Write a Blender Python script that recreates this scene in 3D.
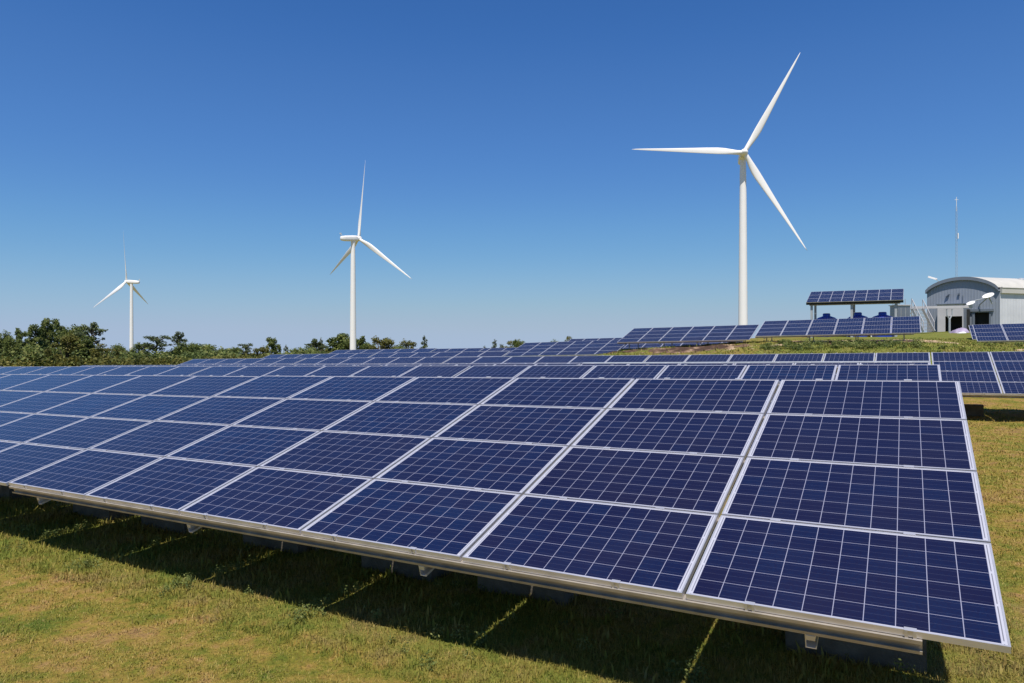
import bpy, math, random
import numpy as np
from mathutils import Vector, Matrix, Euler

# ---------------------------------------------------------------- scene, camera, sky, sun
S = bpy.context.scene
for o in list(bpy.data.objects):
    bpy.data.objects.remove(o)
COL = S.collection
R = math.radians
S.render.engine = 'CYCLES'
S.render.resolution_x, S.render.resolution_y = 1024, 683
FPX = 691.6                      # focal length in picture widths * 1024
CAM_H = 2.378
EXPO = 0.3
cd = bpy.data.cameras.new('camera')
cd.sensor_width = 36.0
cd.lens = 36.0 * FPX / 1024
cd.clip_start, cd.clip_end = 0.05, 20000
cam = bpy.data.objects.new('camera', cd)
cam.location = (0, 0, CAM_H)
cam.rotation_euler = (R(90), 0, 0)
COL.objects.link(cam)
S.camera = cam

SUN_DIR = Vector((-0.058, -0.462, 1.0)).normalized()       # towards the sun
w = bpy.data.worlds.new('World')
S.world = w
w.use_nodes = True
nt = w.node_tree
bg = nt.nodes['Background']
sky = nt.nodes.new('ShaderNodeTexSky')
sky.sky_type = 'NISHITA'
sky.sun_disc = False
sky.sun_elevation = math.asin(SUN_DIR.z)
sky.sun_rotation = math.atan2(SUN_DIR.x, SUN_DIR.y)
sky.altitude = 0
sky.air_density = 0.7
sky.dust_density = 0.0
sky.ozone_density = 6.0
bg.inputs['Strength'].default_value = 0.1
# the deep blue of a clear sky seen through a polariser: one response curve for each channel
sep = nt.nodes.new('ShaderNodeSeparateColor')
com = nt.nodes.new('ShaderNodeCombineColor')
nt.links.new(sky.outputs[0], sep.inputs[0])
CURVES = (((0, 0), (.068, .042), (.086, .063), (.123, .095), (.199, .165), (.3455, .288), (.559, .374), (.714, .385), (1, .40)),
          ((0, 0), (.130, .144), (.164, .188), (.232, .257), (.357, .374), (.553, .475), (.743, .492), (1, .50)),
          ((0, 0), (.281, .428), (.341, .500), (.453, .597), (.621, .662), (.779, .652), (.808, .630), (1, .62)))
for k, pts in enumerate(CURVES):
    a, p, q = nt.nodes.new('ShaderNodeMath'), nt.nodes.new('ShaderNodeFloatCurve'), nt.nodes.new('ShaderNodeMath')
    a.operation = q.operation = 'MULTIPLY'
    nt.links.new(sep.outputs[k], a.inputs[0])
    a.inputs[1].default_value = 0.1
    nt.links.new(a.outputs[0], p.inputs['Value'])
    cv = p.mapping.curves[0]
    while len(cv.points) < len(pts):
        cv.points.new(.5, .5)
    for c, (x, y) in zip(cv.points, pts):
        c.location = (x, y)
    p.mapping.update()
    nt.links.new(p.outputs[0], q.inputs[0])
    q.inputs[1].default_value = 10 / 2 ** EXPO
    nt.links.new(q.outputs[0], com.inputs[k])
nt.links.new(com.outputs[0], bg.inputs['Color'])

sd = bpy.data.lights.new('sun', 'SUN')
sd.energy = 4.5
sd.angle = R(0.53)
sd.color = (1.0, 0.95, 0.87)
sun = bpy.data.objects.new('sun', sd)
sun.rotation_euler = SUN_DIR.to_track_quat('Z', 'Y').to_euler()
sun.location = (0, 0, 60)
COL.objects.link(sun)

S.view_settings.view_transform = 'Standard'
S.view_settings.look = 'None'
S.view_settings.exposure = EXPO
S.view_settings.gamma = 1.0

# ---------------------------------------------------------------- helpers
class MB:
    """collects shapes and links them as one mesh object"""
    def __init__(s):
        s.v, s.f, s.m = [], [], []
    def add(s, verts, faces, mi=0):
        n = len(s.v)
        s.v += [tuple(p) for p in verts]
        s.f += [tuple(i + n for i in f) for f in faces]
        s.m += [mi] * len(faces)
    def box(s, c, d, rot=None, mi=0):
        x, y, z = d[0] / 2, d[1] / 2, d[2] / 2
        P = [Vector((a * x, b * y, e * z)) for a in (-1, 1) for b in (-1, 1) for e in (-1, 1)]
        if rot is not None:
            P = [rot @ p for p in P]
        c = Vector(c)
        s.add([p + c for p in P], [(0, 1, 3, 2), (4, 6, 7, 5), (0, 4, 5, 1), (2, 3, 7, 6), (0, 2, 6, 4), (1, 5, 7, 3)], mi)
    def bar(s, a, b, w, h=None, mi=0):
        a, b = Vector(a), Vector(b)
        h = h or w
        d = b - a
        s.box((a + b) / 2, (w, h, d.length), d.to_track_quat('Z', 'Y').to_matrix(), mi)
    def tube(s, pts, rad, n=8, mi=0, cap=True):
        pts = [Vector(p) for p in pts]
        rad = rad if isinstance(rad, (list, tuple)) else [rad] * len(pts)
        V, F = [], []
        d0 = (pts[1] - pts[0]).normalized()
        up = Vector((0, 0, 1)) if abs(d0.z) < .9 else Vector((1, 0, 0))
        for k, p in enumerate(pts):
            d = (pts[min(k + 1, len(pts) - 1)] - pts[max(k - 1, 0)]).normalized()
            a = d.cross(up).normalized()
            b = a.cross(d)
            for q in range(n):
                t = 2 * math.pi * q / n
                V.append(p + (a * math.cos(t) + b * math.sin(t)) * rad[k])
        for k in range(len(pts) - 1):
            for q in range(n):
                F.append((k * n + q, k * n + (q + 1) % n, (k + 1) * n + (q + 1) % n, (k + 1) * n + q))
        if cap:
            F.append(tuple(range(n))[::-1])
            F.append(tuple((len(pts) - 1) * n + q for q in range(n)))
        s.add(V, F, mi)
    def lathe(s, prof, n=32, c=(0, 0, 0), mi=0):
        V, F = [], []
        for (r, z) in prof:
            for q in range(n):
                t = 2 * math.pi * q / n
                V.append((c[0] + r * math.cos(t), c[1] + r * math.sin(t), c[2] + z))
        for k in range(len(prof) - 1):
            for q in range(n):
                F.append((k * n + q, k * n + (q + 1) % n, (k + 1) * n + (q + 1) % n, (k + 1) * n + q))
        F.append(tuple(range(n))[::-1])
        F.append(tuple((len(prof) - 1) * n + q for q in range(n)))
        s.add(V, F, mi)
    def prism(s, poly, y0, y1, M=None, mi=0):
        """polygon in x,z extruded along y"""
        n = len(poly)
        V = [Vector((x, y0, z)) for x, z in poly] + [Vector((x, y1, z)) for x, z in poly]
        if M is not None:
            V = [M @ p for p in V]
        F = [tuple(range(n)), tuple(range(2 * n - 1, n - 1, -1))] + [(k, k + n, (k + 1) % n + n, (k + 1) % n) for k in range(n)]
        s.add(V, F, mi)
    def mesh(s, name, mats, smooth=False):
        me = bpy.data.meshes.new(name)
        me.from_pydata(s.v, [], s.f)
        mats = mats if isinstance(mats, (list, tuple)) else [mats]
        for m in mats:
            me.materials.append(m)
        me.polygons.foreach_set('material_index', s.m)
        if smooth:
            me.polygons.foreach_set('use_smooth', [True] * len(s.f))
        me.update()
        return me
    def build(s, name, mats, parent=None, loc=(0, 0, 0), rot=(0, 0, 0), smooth=False):
        return link(name, s.mesh(name, mats, smooth), parent, loc, rot)

def link(name, me, parent=None, loc=(0, 0, 0), rot=(0, 0, 0)):
    o = bpy.data.objects.new(name, me)
    COL.objects.link(o)
    o.location = loc
    o.rotation_euler = rot
    if parent is not None:
        o.parent = parent
    return o

def smooth_by_angle(o, ang=35):
    me = o.data
    me.polygons.foreach_set('use_smooth', [True] * len(me.polygons))
    try:
        me.set_sharp_from_angle(angle=R(ang))
    except Exception:
        pass

def tag(o, label, cat, group=None):
    o['label'] = label
    o['category'] = cat
    if group:
        o['group'] = group
    return o

def thing(name, label, cat, loc=(0, 0, 0), rot=(0, 0, 0), group=None):
    return tag(link(name, None, None, loc, rot), label, cat, group)

def copy_tree(o, parent=None):
    c = o.copy()
    COL.objects.link(c)
    if parent is not None:
        c.parent = parent
    for ch in KIDS.get(o.name, []):
        copy_tree(ch, c)
    return c
KIDS = {}
def index_kids():
    KIDS.clear()
    for o in bpy.data.objects:
        if o.parent:
            KIDS.setdefault(o.parent.name, []).append(o)

# ---------------------------------------------------------------- materials
def new_mat(name):
    m = bpy.data.materials.new(name)
    m.use_nodes = True
    return m, m.node_tree.nodes, m.node_tree.links, m.node_tree.nodes['Principled BSDF']

def ramp(N, stops):
    r = N.new('ShaderNodeValToRGB')
    e = r.color_ramp.elements
    while len(e) < len(stops):
        e.new(0.5)
    for k, (p, c) in enumerate(stops):
        e[k].position = p
        e[k].color = (*c, 1)
    return r

def plain(name, col, rough=0.5, metal=0.0, var=0.12, scale=3.0, bump=0.0, bscale=40):
    m, N, L, b = new_mat(name)
    tc = N.new('ShaderNodeTexCoord')
    no = N.new('ShaderNodeTexNoise')
    no.inputs['Scale'].default_value = scale
    no.inputs['Detail'].default_value = 6
    L.new(tc.outputs['Object'], no.inputs['Vector'])
    lo = tuple(max(0, c * (1 - var)) for c in col)
    hi = tuple(min(1, c * (1 + var)) for c in col)
    r = ramp(N, [(0.3, lo), (0.7, hi)])
    L.new(no.outputs['Fac'], r.inputs['Fac'])
    L.new(r.outputs['Color'], b.inputs['Base Color'])
    b.inputs['Roughness'].default_value = rough
    b.inputs['Metallic'].default_value = metal
    if bump:
        n2 = N.new('ShaderNodeTexNoise')
        n2.inputs['Scale'].default_value = bscale
        n2.inputs['Detail'].default_value = 5
        L.new(tc.outputs['Object'], n2.inputs['Vector'])
        bp = N.new('ShaderNodeBump')
        bp.inputs['Strength'].default_value = bump
        bp.inputs['Distance'].default_value = 0.02
        L.new(n2.outputs['Fac'], bp.inputs['Height'])
        L.new(bp.outputs['Normal'], b.inputs['Normal'])
    return m

M_ALU = plain('anodised_aluminium', (0.70, 0.68, 0.69), 0.40, 0.65, 0.10, 5)
M_STEEL = plain('galvanised_steel', (0.47, 0.415, 0.35), 0.48, 0.6, 0.20, 6)
M_CONC = plain('grey_concrete', (0.115, 0.096, 0.072), 0.9, 0, 0.3, 6, 0.5, 50)
M_BACK = plain('white_backsheet', (0.7, 0.7, 0.7), 0.6, 0, 0.03, 2)
M_WHITE = plain('white_turbine_paint', (0.87, 0.84, 0.80), 0.35, 0, 0.02, 0.2)
M_DARK = plain('dark_opening', (0.02, 0.02, 0.02), 0.8, 0, 0.2, 2)
M_TANK = plain('blue_tank_plastic', (0.010, 0.050, 0.42), 0.35, 0, 0.12, 1.5)
M_BLUEGREY = plain('blue_grey_sheet', (0.15, 0.175, 0.215), 0.5, 0.1, 0.08, 1.0)
M_LIGHT = plain('light_render', (0.50, 0.48, 0.49), 0.7, 0, 0.07, 1.2)
M_CREAM = plain('cream_roof_sheet', (0.55, 0.52, 0.46), 0.5, 0, 0.08, 0.8)
M_GREYBOX = plain('pale_grey_paint', (0.36, 0.38, 0.40), 0.5, 0, 0.08, 1.5)
M_BARK = plain('brown_bark', (0.10, 0.075, 0.05), 0.9, 0, 0.3, 3)
M_TARP = plain('mauve_tarp', (0.33, 0.27, 0.38), 0.6, 0, 0.2, 1.2, 0.6, 3)

def corrugated(name, col, pitch, axis='X', rough=0.45):
    m, N, L, b = new_mat(name)
    tc = N.new('ShaderNodeTexCoord')
    wv = N.new('ShaderNodeTexWave')
    wv.wave_type = 'BANDS'
    wv.bands_direction = axis
    wv.inputs['Scale'].default_value = 0.314 / pitch
    wv.inputs['Distortion'].default_value = 0
    L.new(tc.outputs['Object'], wv.inputs['Vector'])
    bp = N.new('ShaderNodeBump')
    bp.inputs['Strength'].default_value = 0.6
    bp.inputs['Distance'].default_value = 0.03
    L.new(wv.outputs['Fac'], bp.inputs['Height'])
    L.new(bp.outputs['Normal'], b.inputs['Normal'])
    no = N.new('ShaderNodeTexNoise')
    no.inputs['Scale'].default_value = 0.7
    no.inputs['Detail'].default_value = 7
    L.new(tc.outputs['Object'], no.inputs['Vector'])
    r = ramp(N, [(0.3, tuple(c * .85 for c in col)), (0.7, col)])
    L.new(no.outputs['Fac'], r.inputs['Fac'])
    L.new(r.outputs['Color'], b.inputs['Base Color'])
    b.inputs['Roughness'].default_value = rough
    return m
M_FACADE = corrugated('blue_grey_cladding', (0.25, 0.28, 0.335), 0.30)
M_WALL = corrugated('white_cladding', (0.68, 0.68, 0.70), 0.45)

def math_node(N, L, op, a, b=None, clamp=False):
    n = N.new('ShaderNodeMath')
    n.operation = op
    n.use_clamp = clamp
    for k, x in enumerate((a, b)):
        if x is None:
            continue
        if isinstance(x, (int, float)):
            n.inputs[k].default_value = x
        else:
            L.new(x, n.inputs[k])
    return n.outputs[0]

PW, PH = 1.658, 0.992            # one panel
def cell_material():
    m, N, L, b = new_mat('polycrystalline_cells')
    mt = lambda op, a, bb=None, cl=False: math_node(N, L, op, a, bb, cl)
    tc = N.new('ShaderNodeTexCoord')
    sx = N.new('ShaderNodeSeparateXYZ')
    L.new(tc.outputs['Object'], sx.inputs[0])
    x, y = sx.outputs[0], sx.outputs[1]
    cx, cy = 0.1585, 0.1590
    gx = mt('DIVIDE', x, cx)
    gy = mt('DIVIDE', y, cy)
    fx = mt('ABSOLUTE', mt('SUBTRACT', mt('FRACT', mt('ADD', gx, 5.0)), 0.5))
    fy = mt('ABSOLUTE', mt('SUBTRACT', mt('FRACT', mt('ADD', gy, 6.0)), 0.5))
    lx = mt('GREATER_THAN', fx, 0.5 - 0.0023 / cx)
    ly = mt('GREATER_THAN', fy, 0.5 - 0.0019 / cy)
    ox = mt('GREATER_THAN', mt('ABSOLUTE', gx), 5.0)
    oy = mt('GREATER_THAN', mt('ABSOLUTE', gy), 3.0)
    white = mt('MAXIMUM', mt('MAXIMUM', lx, ly), mt('MAXIMUM', ox, oy))
    # thin busbars along x, three to a cell
    by = mt('ABSOLUTE', mt('SUBTRACT', mt('FRACT', mt('ADD', mt('MULTIPLY', gy, 3.0), 9.0)), 0.5))
    bus = mt('MULTIPLY', mt('LESS_THAN', by, 0.0009 / cy * 3), 0.24)
    # silver ribbon in the side margins, crossing over every second cell
    ax = mt('ABSOLUTE', x)
    rib = mt('MULTIPLY', mt('GREATER_THAN', ax, 5 * cx + 0.008), mt('LESS_THAN', ax, 5 * cx + 0.0135))
    brk = mt('GREATER_THAN', mt('FRACT', mt('ADD', mt('MULTIPLY', gy, 0.5), 4.5)), 0.07)
    rib = mt('MULTIPLY', rib, brk)
    # colour of each cell
    cmb = N.new('ShaderNodeCombineXYZ')
    L.new(mt('FLOOR', mt('ADD', gx, 5.0)), cmb.inputs[0])
    L.new(mt('FLOOR', mt('ADD', gy, 6.0)), cmb.inputs[1])
    oi = N.new('ShaderNodeObjectInfo')
    L.new(mt('MULTIPLY', oi.outputs['Random'], 97.0), cmb.inputs[2])
    wn = N.new('ShaderNodeTexWhiteNoise')
    L.new(cmb.outputs[0], wn.inputs['Vector'])
    vo = N.new('ShaderNodeTexVoronoi')
    vo.inputs['Scale'].default_value = 90
    va = N.new('ShaderNodeVectorMath')
    va.operation = 'ADD'
    L.new(tc.outputs['Object'], va.inputs[0])
    L.new(cmb.outputs[0], va.inputs[1])
    L.new(va.outputs[0], vo.inputs['Vector'])
    sc = N.new('ShaderNodeSeparateColor')
    L.new(vo.outputs['Color'], sc.inputs[0])
    fac = mt('ADD', mt('ADD', mt('MULTIPLY', wn.outputs['Value'], 0.36), mt('MULTIPLY', sc.outputs[0], 0.24)), mt('MULTIPLY', oi.outputs['Random'], 0.40))
    r = ramp(N, [(0.1, (0.0055, 0.0038, 0.023)), (0.5, (0.0048, 0.0054, 0.031)), (0.7, (0.0038, 0.0072, 0.038)), (0.95, (0.0025, 0.0108, 0.050))])
    L.new(fac, r.inputs['Fac'])
    mx = N.new('ShaderNodeMix')
    mx.data_type = 'RGBA'
    L.new(bus, mx.inputs['Factor'])
    L.new(r.outputs['Color'], mx.inputs['A'])
    mx.inputs['B'].default_value = (0.16, 0.17, 0.24, 1)
    m2 = N.new('ShaderNodeMix')
    m2.data_type = 'RGBA'
    edge = mt('MAXIMUM', ox, oy)
    mw = N.new('ShaderNodeMix')
    mw.data_type = 'RGBA'
    L.new(edge, mw.inputs['Factor'])
    mw.inputs['A'].default_value = (0.27, 0.27, 0.35, 1)
    mw.inputs['B'].default_value = (0.44, 0.44, 0.50, 1)
    L.new(mw.outputs['Result'], m2.inputs['B'])
    L.new(white, m2.inputs['Factor'])
    L.new(mx.outputs['Result'], m2.inputs['A'])
    m3 = N.new('ShaderNodeMix')
    m3.data_type = 'RGBA'
    L.new(rib, m3.inputs['Factor'])
    L.new(m2.outputs['Result'], m3.inputs['A'])
    m3.inputs['B'].default_value = (0.17, 0.17, 0.2, 1)
    # thin uneven dust film
    dn = N.new('ShaderNodeTexNoise')
    dn.inputs['Scale'].default_value = 1.7
    dn.inputs['Detail'].default_value = 6
    dv = N.new('ShaderNodeVectorMath')
    dv.operation = 'ADD'
    L.new(tc.outputs['Object'], dv.inputs[0])
    cb2 = N.new('ShaderNodeCombineXYZ')
    L.new(mt('MULTIPLY', oi.outputs['Random'], 50.0), cb2.inputs[0])
    L.new(cb2.outputs[0], dv.inputs[1])
    L.new(dv.outputs[0], dn.inputs['Vector'])
    m4 = N.new('ShaderNodeMix')
    m4.data_type = 'RGBA'
    L.new(mt('MULTIPLY', dn.outputs['Fac'], 0.034), m4.inputs['Factor'])
    L.new(m3.outputs['Result'], m4.inputs['A'])
    m4.inputs['B'].default_value = (0.30, 0.28, 0.30, 1)
    L.new(m4.outputs['Result'], b.inputs['Base Color'])
    b.inputs['Roughness'].default_value = 0.16
    b.inputs['IOR'].default_value = 1.45
    b.inputs['Specular IOR Level'].default_value = 0.40
    return m
M_CELL = cell_material()

# ---------------------------------------------------------------- terrain
BX, BY = 4.442, 6.845            # right upper corner of the front table, in plan
UX, UY = -0.86644, 0.49928       # along the rows, towards the left
WX, WY = 0.49928, 0.86644        # across the rows, away from the camera
SLOPE = 0.0193
PU, PV = 1.6831, 1.01
YAW, TILT, ROLL = R(-29.952), R(16.657), R(-1.1065)

def ub(x, y):
    dx, dy = x - BX, y - BY
    return dx * UX + dy * UY, dx * WX + dy * WY
def xy(u, b):
    return BX + UX * u + WX * b, BY + UY * u + WY * b

RU = np.array([-60, -25, -8, 0, 10, 20, 24, 30, 34, 42, 60, 120.])
RB = np.array([-200, 21, 27, 34, 40, 44, 48, 55, 70, 90, 130, 400.])
RZ = np.array([
    [0, 0, .1, .5, 1.0, 1.3, 1.6, 1.9, 2.6, 3.2, 3.2, 3.2],
    [0, 0, .1, .5, 1.0, 1.4, 1.7, 2.0, 2.8, 3.4, 3.4, 3.4],
    [0, 0, .1, .7, 1.5, 1.75, 1.85, 2.2, 3.0, 3.6, 3.6, 3.6],
    [0, 0, .3, 1.1, 2.1, 2.40, 2.52, 2.50, 3.05, 3.5, 3.5, 3.5],
    [0, 0, .3, 1.15, 2.2, 2.47, 2.58, 2.55, 3.2, 3.4, 3.4, 3.4],
    [0, 0, .2, 1.0, 1.9, 2.08, 2.08, 1.6, 2.9, 3.2, 3.2, 3.2],
    [0, 0, .2, .5, .9, 1.1, 1.25, 1.3, 1.3, 1.2, 1.2, 1.2],
    [0, 0, .2, .4, .5, .7, .85, 1.0, 1.0, 1.0, 1.0, 1.0],
    [0, 0, .2, .35, .4, .42, .43, .6, .6, .6, .6, .6],
    [0, 0, .2, .35, .4, .42, .43, .5, .5, .5, .5, .5],
    [0, 0, .1, .2, .3, .3, .3, .3, .3, .3, .3, .3],
    [0, 0, 0, 0, 0, 0, 0, 0, 0, 0, 0, 0]])
def _frac(A, v):
    v = np.clip(v, A[0], A[-1])
    k = np.clip(np.searchsorted(A, v, side='right') - 1, 0, len(A) - 2)
    t = (v - A[k]) / (A[k + 1] - A[k])
    return k, t * t * (3 - 2 * t) * .5 + t * .5
def gz(x, y, rough=True):
    x = np.asarray(x, float)
    y = np.asarray(y, float)
    u, b = ub(x, y)
    i, s = _frac(RU, u)
    j, t = _frac(RB, b)
    rel = RZ[i, j] * (1 - s) * (1 - t) + RZ[i + 1, j] * s * (1 - t) + RZ[i, j + 1] * (1 - s) * t + RZ[i + 1, j + 1] * s * t
    z = -SLOPE * np.clip(u, -40, 150) + rel
    d = np.hypot(x, y)
    z = z - np.clip(0.06 * np.maximum(d - 95, 0), 0, 120)
    if rough:
        z = z + 0.018 * np.sin(x * 2.1 + 1.3 * np.sin(y * 1.7)) * np.sin(y * 2.6 + np.cos(x * 1.1)) + 0.012 * np.sin(x * 5.3 + y * 3.1) * np.sin(y * 6.1 - x * 2.2)
        # lumpy bank
        k = np.exp(-((b - 41) / 4.5) ** 2) * ((u > -16) & (u < 30))
        z = z + k * (.11 * np.sin(u * 1.1 + np.sin(b * .9) * 1.4) * np.sin(b * 1.5 + u * .35) + .06 * np.sin(u * 2.7 + b) * np.sin(b * 3.1 - u))
    return z

def graded(a, b, fine0, fine1, step, ratio=1.12):
    mid = list(np.arange(fine0, fine1 + 1e-6, step))
    lo, s = [], step
    v = fine0
    while v > a:
        s *= ratio
        v -= s
        lo.append(max(v, a))
    hi, s = [], step
    v = fine1
    while v < b:
        s *= ratio
        v += s
        hi.append(min(v, b))
    return np.array(sorted(set(lo)) + mid + sorted(set(hi)))
gx = graded(-7000, 7000, -16, 30, 0.25)
gy = graded(-1500, 7000, -1, 64, 0.25)
GX, GY = np.meshgrid(gx, gy, indexing='ij')
GZ = gz(GX, GY)
nx, ny = GX.shape
gv = np.stack([GX, GY, GZ], -1).reshape(-1, 3)
ii = (np.arange(nx - 1)[:, None] * ny + np.arange(ny - 1)[None, :]).reshape(-1)
gf = np.stack([ii, ii + ny, ii + ny + 1, ii + 1], 1)
def np_mesh(name, v, f, mat, smooth=True):
    me = bpy.data.meshes.new(name)
    k = f.shape[1]
    me.vertices.add(len(v))
    me.vertices.foreach_set('co', np.ascontiguousarray(v, dtype=np.float32).ravel())
    me.loops.add(f.size)
    me.loops.foreach_set('vertex_index', np.ascontiguousarray(f, dtype=np.int32).ravel())
    me.polygons.add(len(f))
    me.polygons.foreach_set('loop_start', np.arange(0, f.size, k, dtype=np.int32))
    me.polygons.foreach_set('use_smooth', np.full(len(f), smooth))
    me.materials.append(mat)
    me.update(calc_edges=True)
    me.validate()
    return me

def lawn_colour(N, L, stops, seed):
    """patchy lawn colour from world position"""
    ge = N.new('ShaderNodeNewGeometry')
    n1 = N.new('ShaderNodeTexNoise')
    n1.inputs['Scale'].default_value = 0.9
    n1.inputs['Detail'].default_value = 5
    n1.inputs['Roughness'].default_value = 0.62
    L.new(ge.outputs['Position'], n1.inputs['Vector'])
    n2 = N.new('ShaderNodeTexNoise')
    n2.inputs['Scale'].default_value = 4.5
    n2.inputs['Detail'].default_value = 4
    n2.inputs['Roughness'].default_value = 0.7
    L.new(ge.outputs['Position'], n2.inputs['Vector'])
    v = math_node(N, L, 'ADD', math_node(N, L, 'MULTIPLY', n1.outputs['Fac'], 0.55), math_node(N, L, 'MULTIPLY', n2.outputs['Fac'], 0.45))
    r = ramp(N, stops)
    L.new(v, r.inputs['Fac'])
    return ge, r

LAWN = [(0.37, (0.125, 0.185, 0.028)), (0.455, (0.250, 0.245, 0.042)), (0.52, (0.380, 0.285, 0.070)), (0.58, (0.430, 0.285, 0.115)), (0.635, (0.190, 0.115, 0.065))]
def ground_material():
    m, N, L, b = new_mat('lawn_and_soil')
    ge, r = lawn_colour(N, L, LAWN, 0)
    n2 = N.new('ShaderNodeTexNoise')
    n2.inputs['Scale'].default_value = 32
    n2.inputs['Detail'].default_value = 8
    n2.inputs['Roughness'].default_value = 0.75
    L.new(ge.outputs['Position'], n2.inputs['Vector'])
    r2 = ramp(N, [(0.28, (0.42, 0.40, 0.36)), (0.5, (0.85, 0.85, 0.85)), (0.72, (1.25, 1.2, 1.1))])
    L.new(n2.outputs['Fac'], r2.inputs['Fac'])
    mu = N.new('ShaderNodeMix')
    mu.data_type = 'RGBA'
    mu.blend_type = 'MULTIPLY'
    mu.inputs['Factor'].default_value = 1
    L.new(r.outputs['Color'], mu.inputs['A'])
    L.new(r2.outputs['Color'], mu.inputs['B'])
    mu2 = N.new('ShaderNodeMix')
    mu2.data_type = 'RGBA'
    mu2.blend_type = 'MULTIPLY'
    mu2.inputs['Factor'].default_value = 1
    mu2.inputs['B'].default_value = (.80, .74, .70, 1)
    L.new(mu.outputs['Result'], mu2.inputs['A'])
    mu = mu2
    # greener sward on the bank and under the front row
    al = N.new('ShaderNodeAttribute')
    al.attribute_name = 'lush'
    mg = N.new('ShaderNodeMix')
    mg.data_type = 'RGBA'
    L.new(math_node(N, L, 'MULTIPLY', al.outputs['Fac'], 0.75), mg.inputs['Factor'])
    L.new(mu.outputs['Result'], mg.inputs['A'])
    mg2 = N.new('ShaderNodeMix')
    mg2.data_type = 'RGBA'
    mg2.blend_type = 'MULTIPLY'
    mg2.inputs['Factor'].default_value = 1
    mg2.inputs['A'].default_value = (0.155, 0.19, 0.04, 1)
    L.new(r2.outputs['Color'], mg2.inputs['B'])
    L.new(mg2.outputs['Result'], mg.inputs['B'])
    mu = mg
    # bare soil, where the vertex layer says so
    at = N.new('ShaderNodeAttribute')
    at.attribute_name = 'bare'
    ap = N.new('ShaderNodeAttribute')
    ap.attribute_name = 'pale'
    n3 = N.new('ShaderNodeTexNoise')
    n3.inputs['Scale'].default_value = 1.3
    n3.inputs['Detail'].default_value = 6
    L.new(ge.outputs['Position'], n3.inputs['Vector'])
    rs = ramp(N, [(0.40, (0.070, 0.042, 0.030)), (0.52, (0.165, 0.100, 0.066)), (0.64, (0.47, 0.335, 0.215))])
    L.new(math_node(N, L, 'ADD', n3.outputs['Fac'], math_node(N, L, 'MULTIPLY', math_node(N, L, 'SUBTRACT', ap.outputs['Fac'], 0.35), 0.24)), rs.inputs['Fac'])
    thr = math_node(N, L, 'ADD', at.outputs['Fac'], math_node(N, L, 'MULTIPLY', math_node(N, L, 'SUBTRACT', n3.outputs['Fac'], 0.5), 1.6))
    mr = N.new('ShaderNodeMapRange')
    mr.inputs['From Min'].default_value = 0.42
    mr.inputs['From Max'].default_value = 0.58
    L.new(thr, mr.inputs['Value'])
    mk = math_node(N, L, 'MULTIPLY', mr.outputs[0], math_node(N, L, 'GREATER_THAN', at.outputs['Fac'], 0.02))
    m2 = N.new('ShaderNodeMix')
    m2.data_type = 'RGBA'
    L.new(mk, m2.inputs['Factor'])
    L.new(mu.outputs['Result'], m2.inputs['A'])
    L.new(rs.outputs['Color'], m2.inputs['B'])
    L.new(m2.outputs['Result'], b.inputs['Base Color'])
    b.inputs['Roughness'].default_value = 0.95
    b.inputs['Specular IOR Level'].default_value = 0.1
    bp = N.new('ShaderNodeBump')
    bp.inputs['Strength'].default_value = 0.7
    bp.inputs['Distance'].default_value = 0.03
    L.new(n2.outputs['Fac'], bp.inputs['Height'])
    L.new(bp.outputs['Normal'], b.inputs['Normal'])
    return m
M_GROUND = ground_material()
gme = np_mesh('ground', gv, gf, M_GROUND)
def bare(u, b):
    a = np.zeros_like(u)
    # (u, b, radius along u, radius along b, weight): soil heaps, cut bank and the track to the shed
    for (cu, cb, ru, rb, wt) in BARE:
        a = np.maximum(a, wt * np.exp(-(((u - cu) / ru) ** 2 + ((b - cb) / rb) ** 2)))
    return a
BARE = [(13.5, 41.0, 3.6, 2.4, 1.5), (19.5, 41.5, 3.5, 2.0, 1.0), (4.2, 42.4, 3.2, .7, 1.3), (.5, 43.6, 2.3, 1.3, 1.8), (1.0, 46.5, 3.2, 1.5, 1.5), (-8, 41.6, 2.5, .5, .9),
        (-4, 41.2, 1.6, .5, .85), (8.8, 40.6, 1.5, .5, 1.2), (5, 47, 5, 3.0, 1.6), (5, 52, 7, 2.5, 1.3)]
uu, bb = ub(gv[:, 0], gv[:, 1])
under_front = ((uu > -.4) & (bb > -4.0) & (bb < 1)) * .9  # greener grass under the tables of the front row
lush = np.maximum(under_front, np.clip((bb - 24) / 10, 0, 1) * np.clip((120 - bb) / 40, .4, 1) * np.where((uu > 9) & (uu < 17), .45, 1))
pale = 1 - np.clip((uu - 8) / 4, 0, 1)
pale *= np.clip(np.abs(bb - 42.4) / .8, .15, 1)
at = gme.attributes.new('pale', 'FLOAT', 'POINT')
at.data.foreach_set('value', pale.astype(np.float32))
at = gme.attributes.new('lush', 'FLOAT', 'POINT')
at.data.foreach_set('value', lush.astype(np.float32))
at = gme.attributes.new('bare', 'FLOAT', 'POINT')
at.data.foreach_set('value', bare(uu, bb).astype(np.float32))
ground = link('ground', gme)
ground['kind'] = 'structure'

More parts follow.
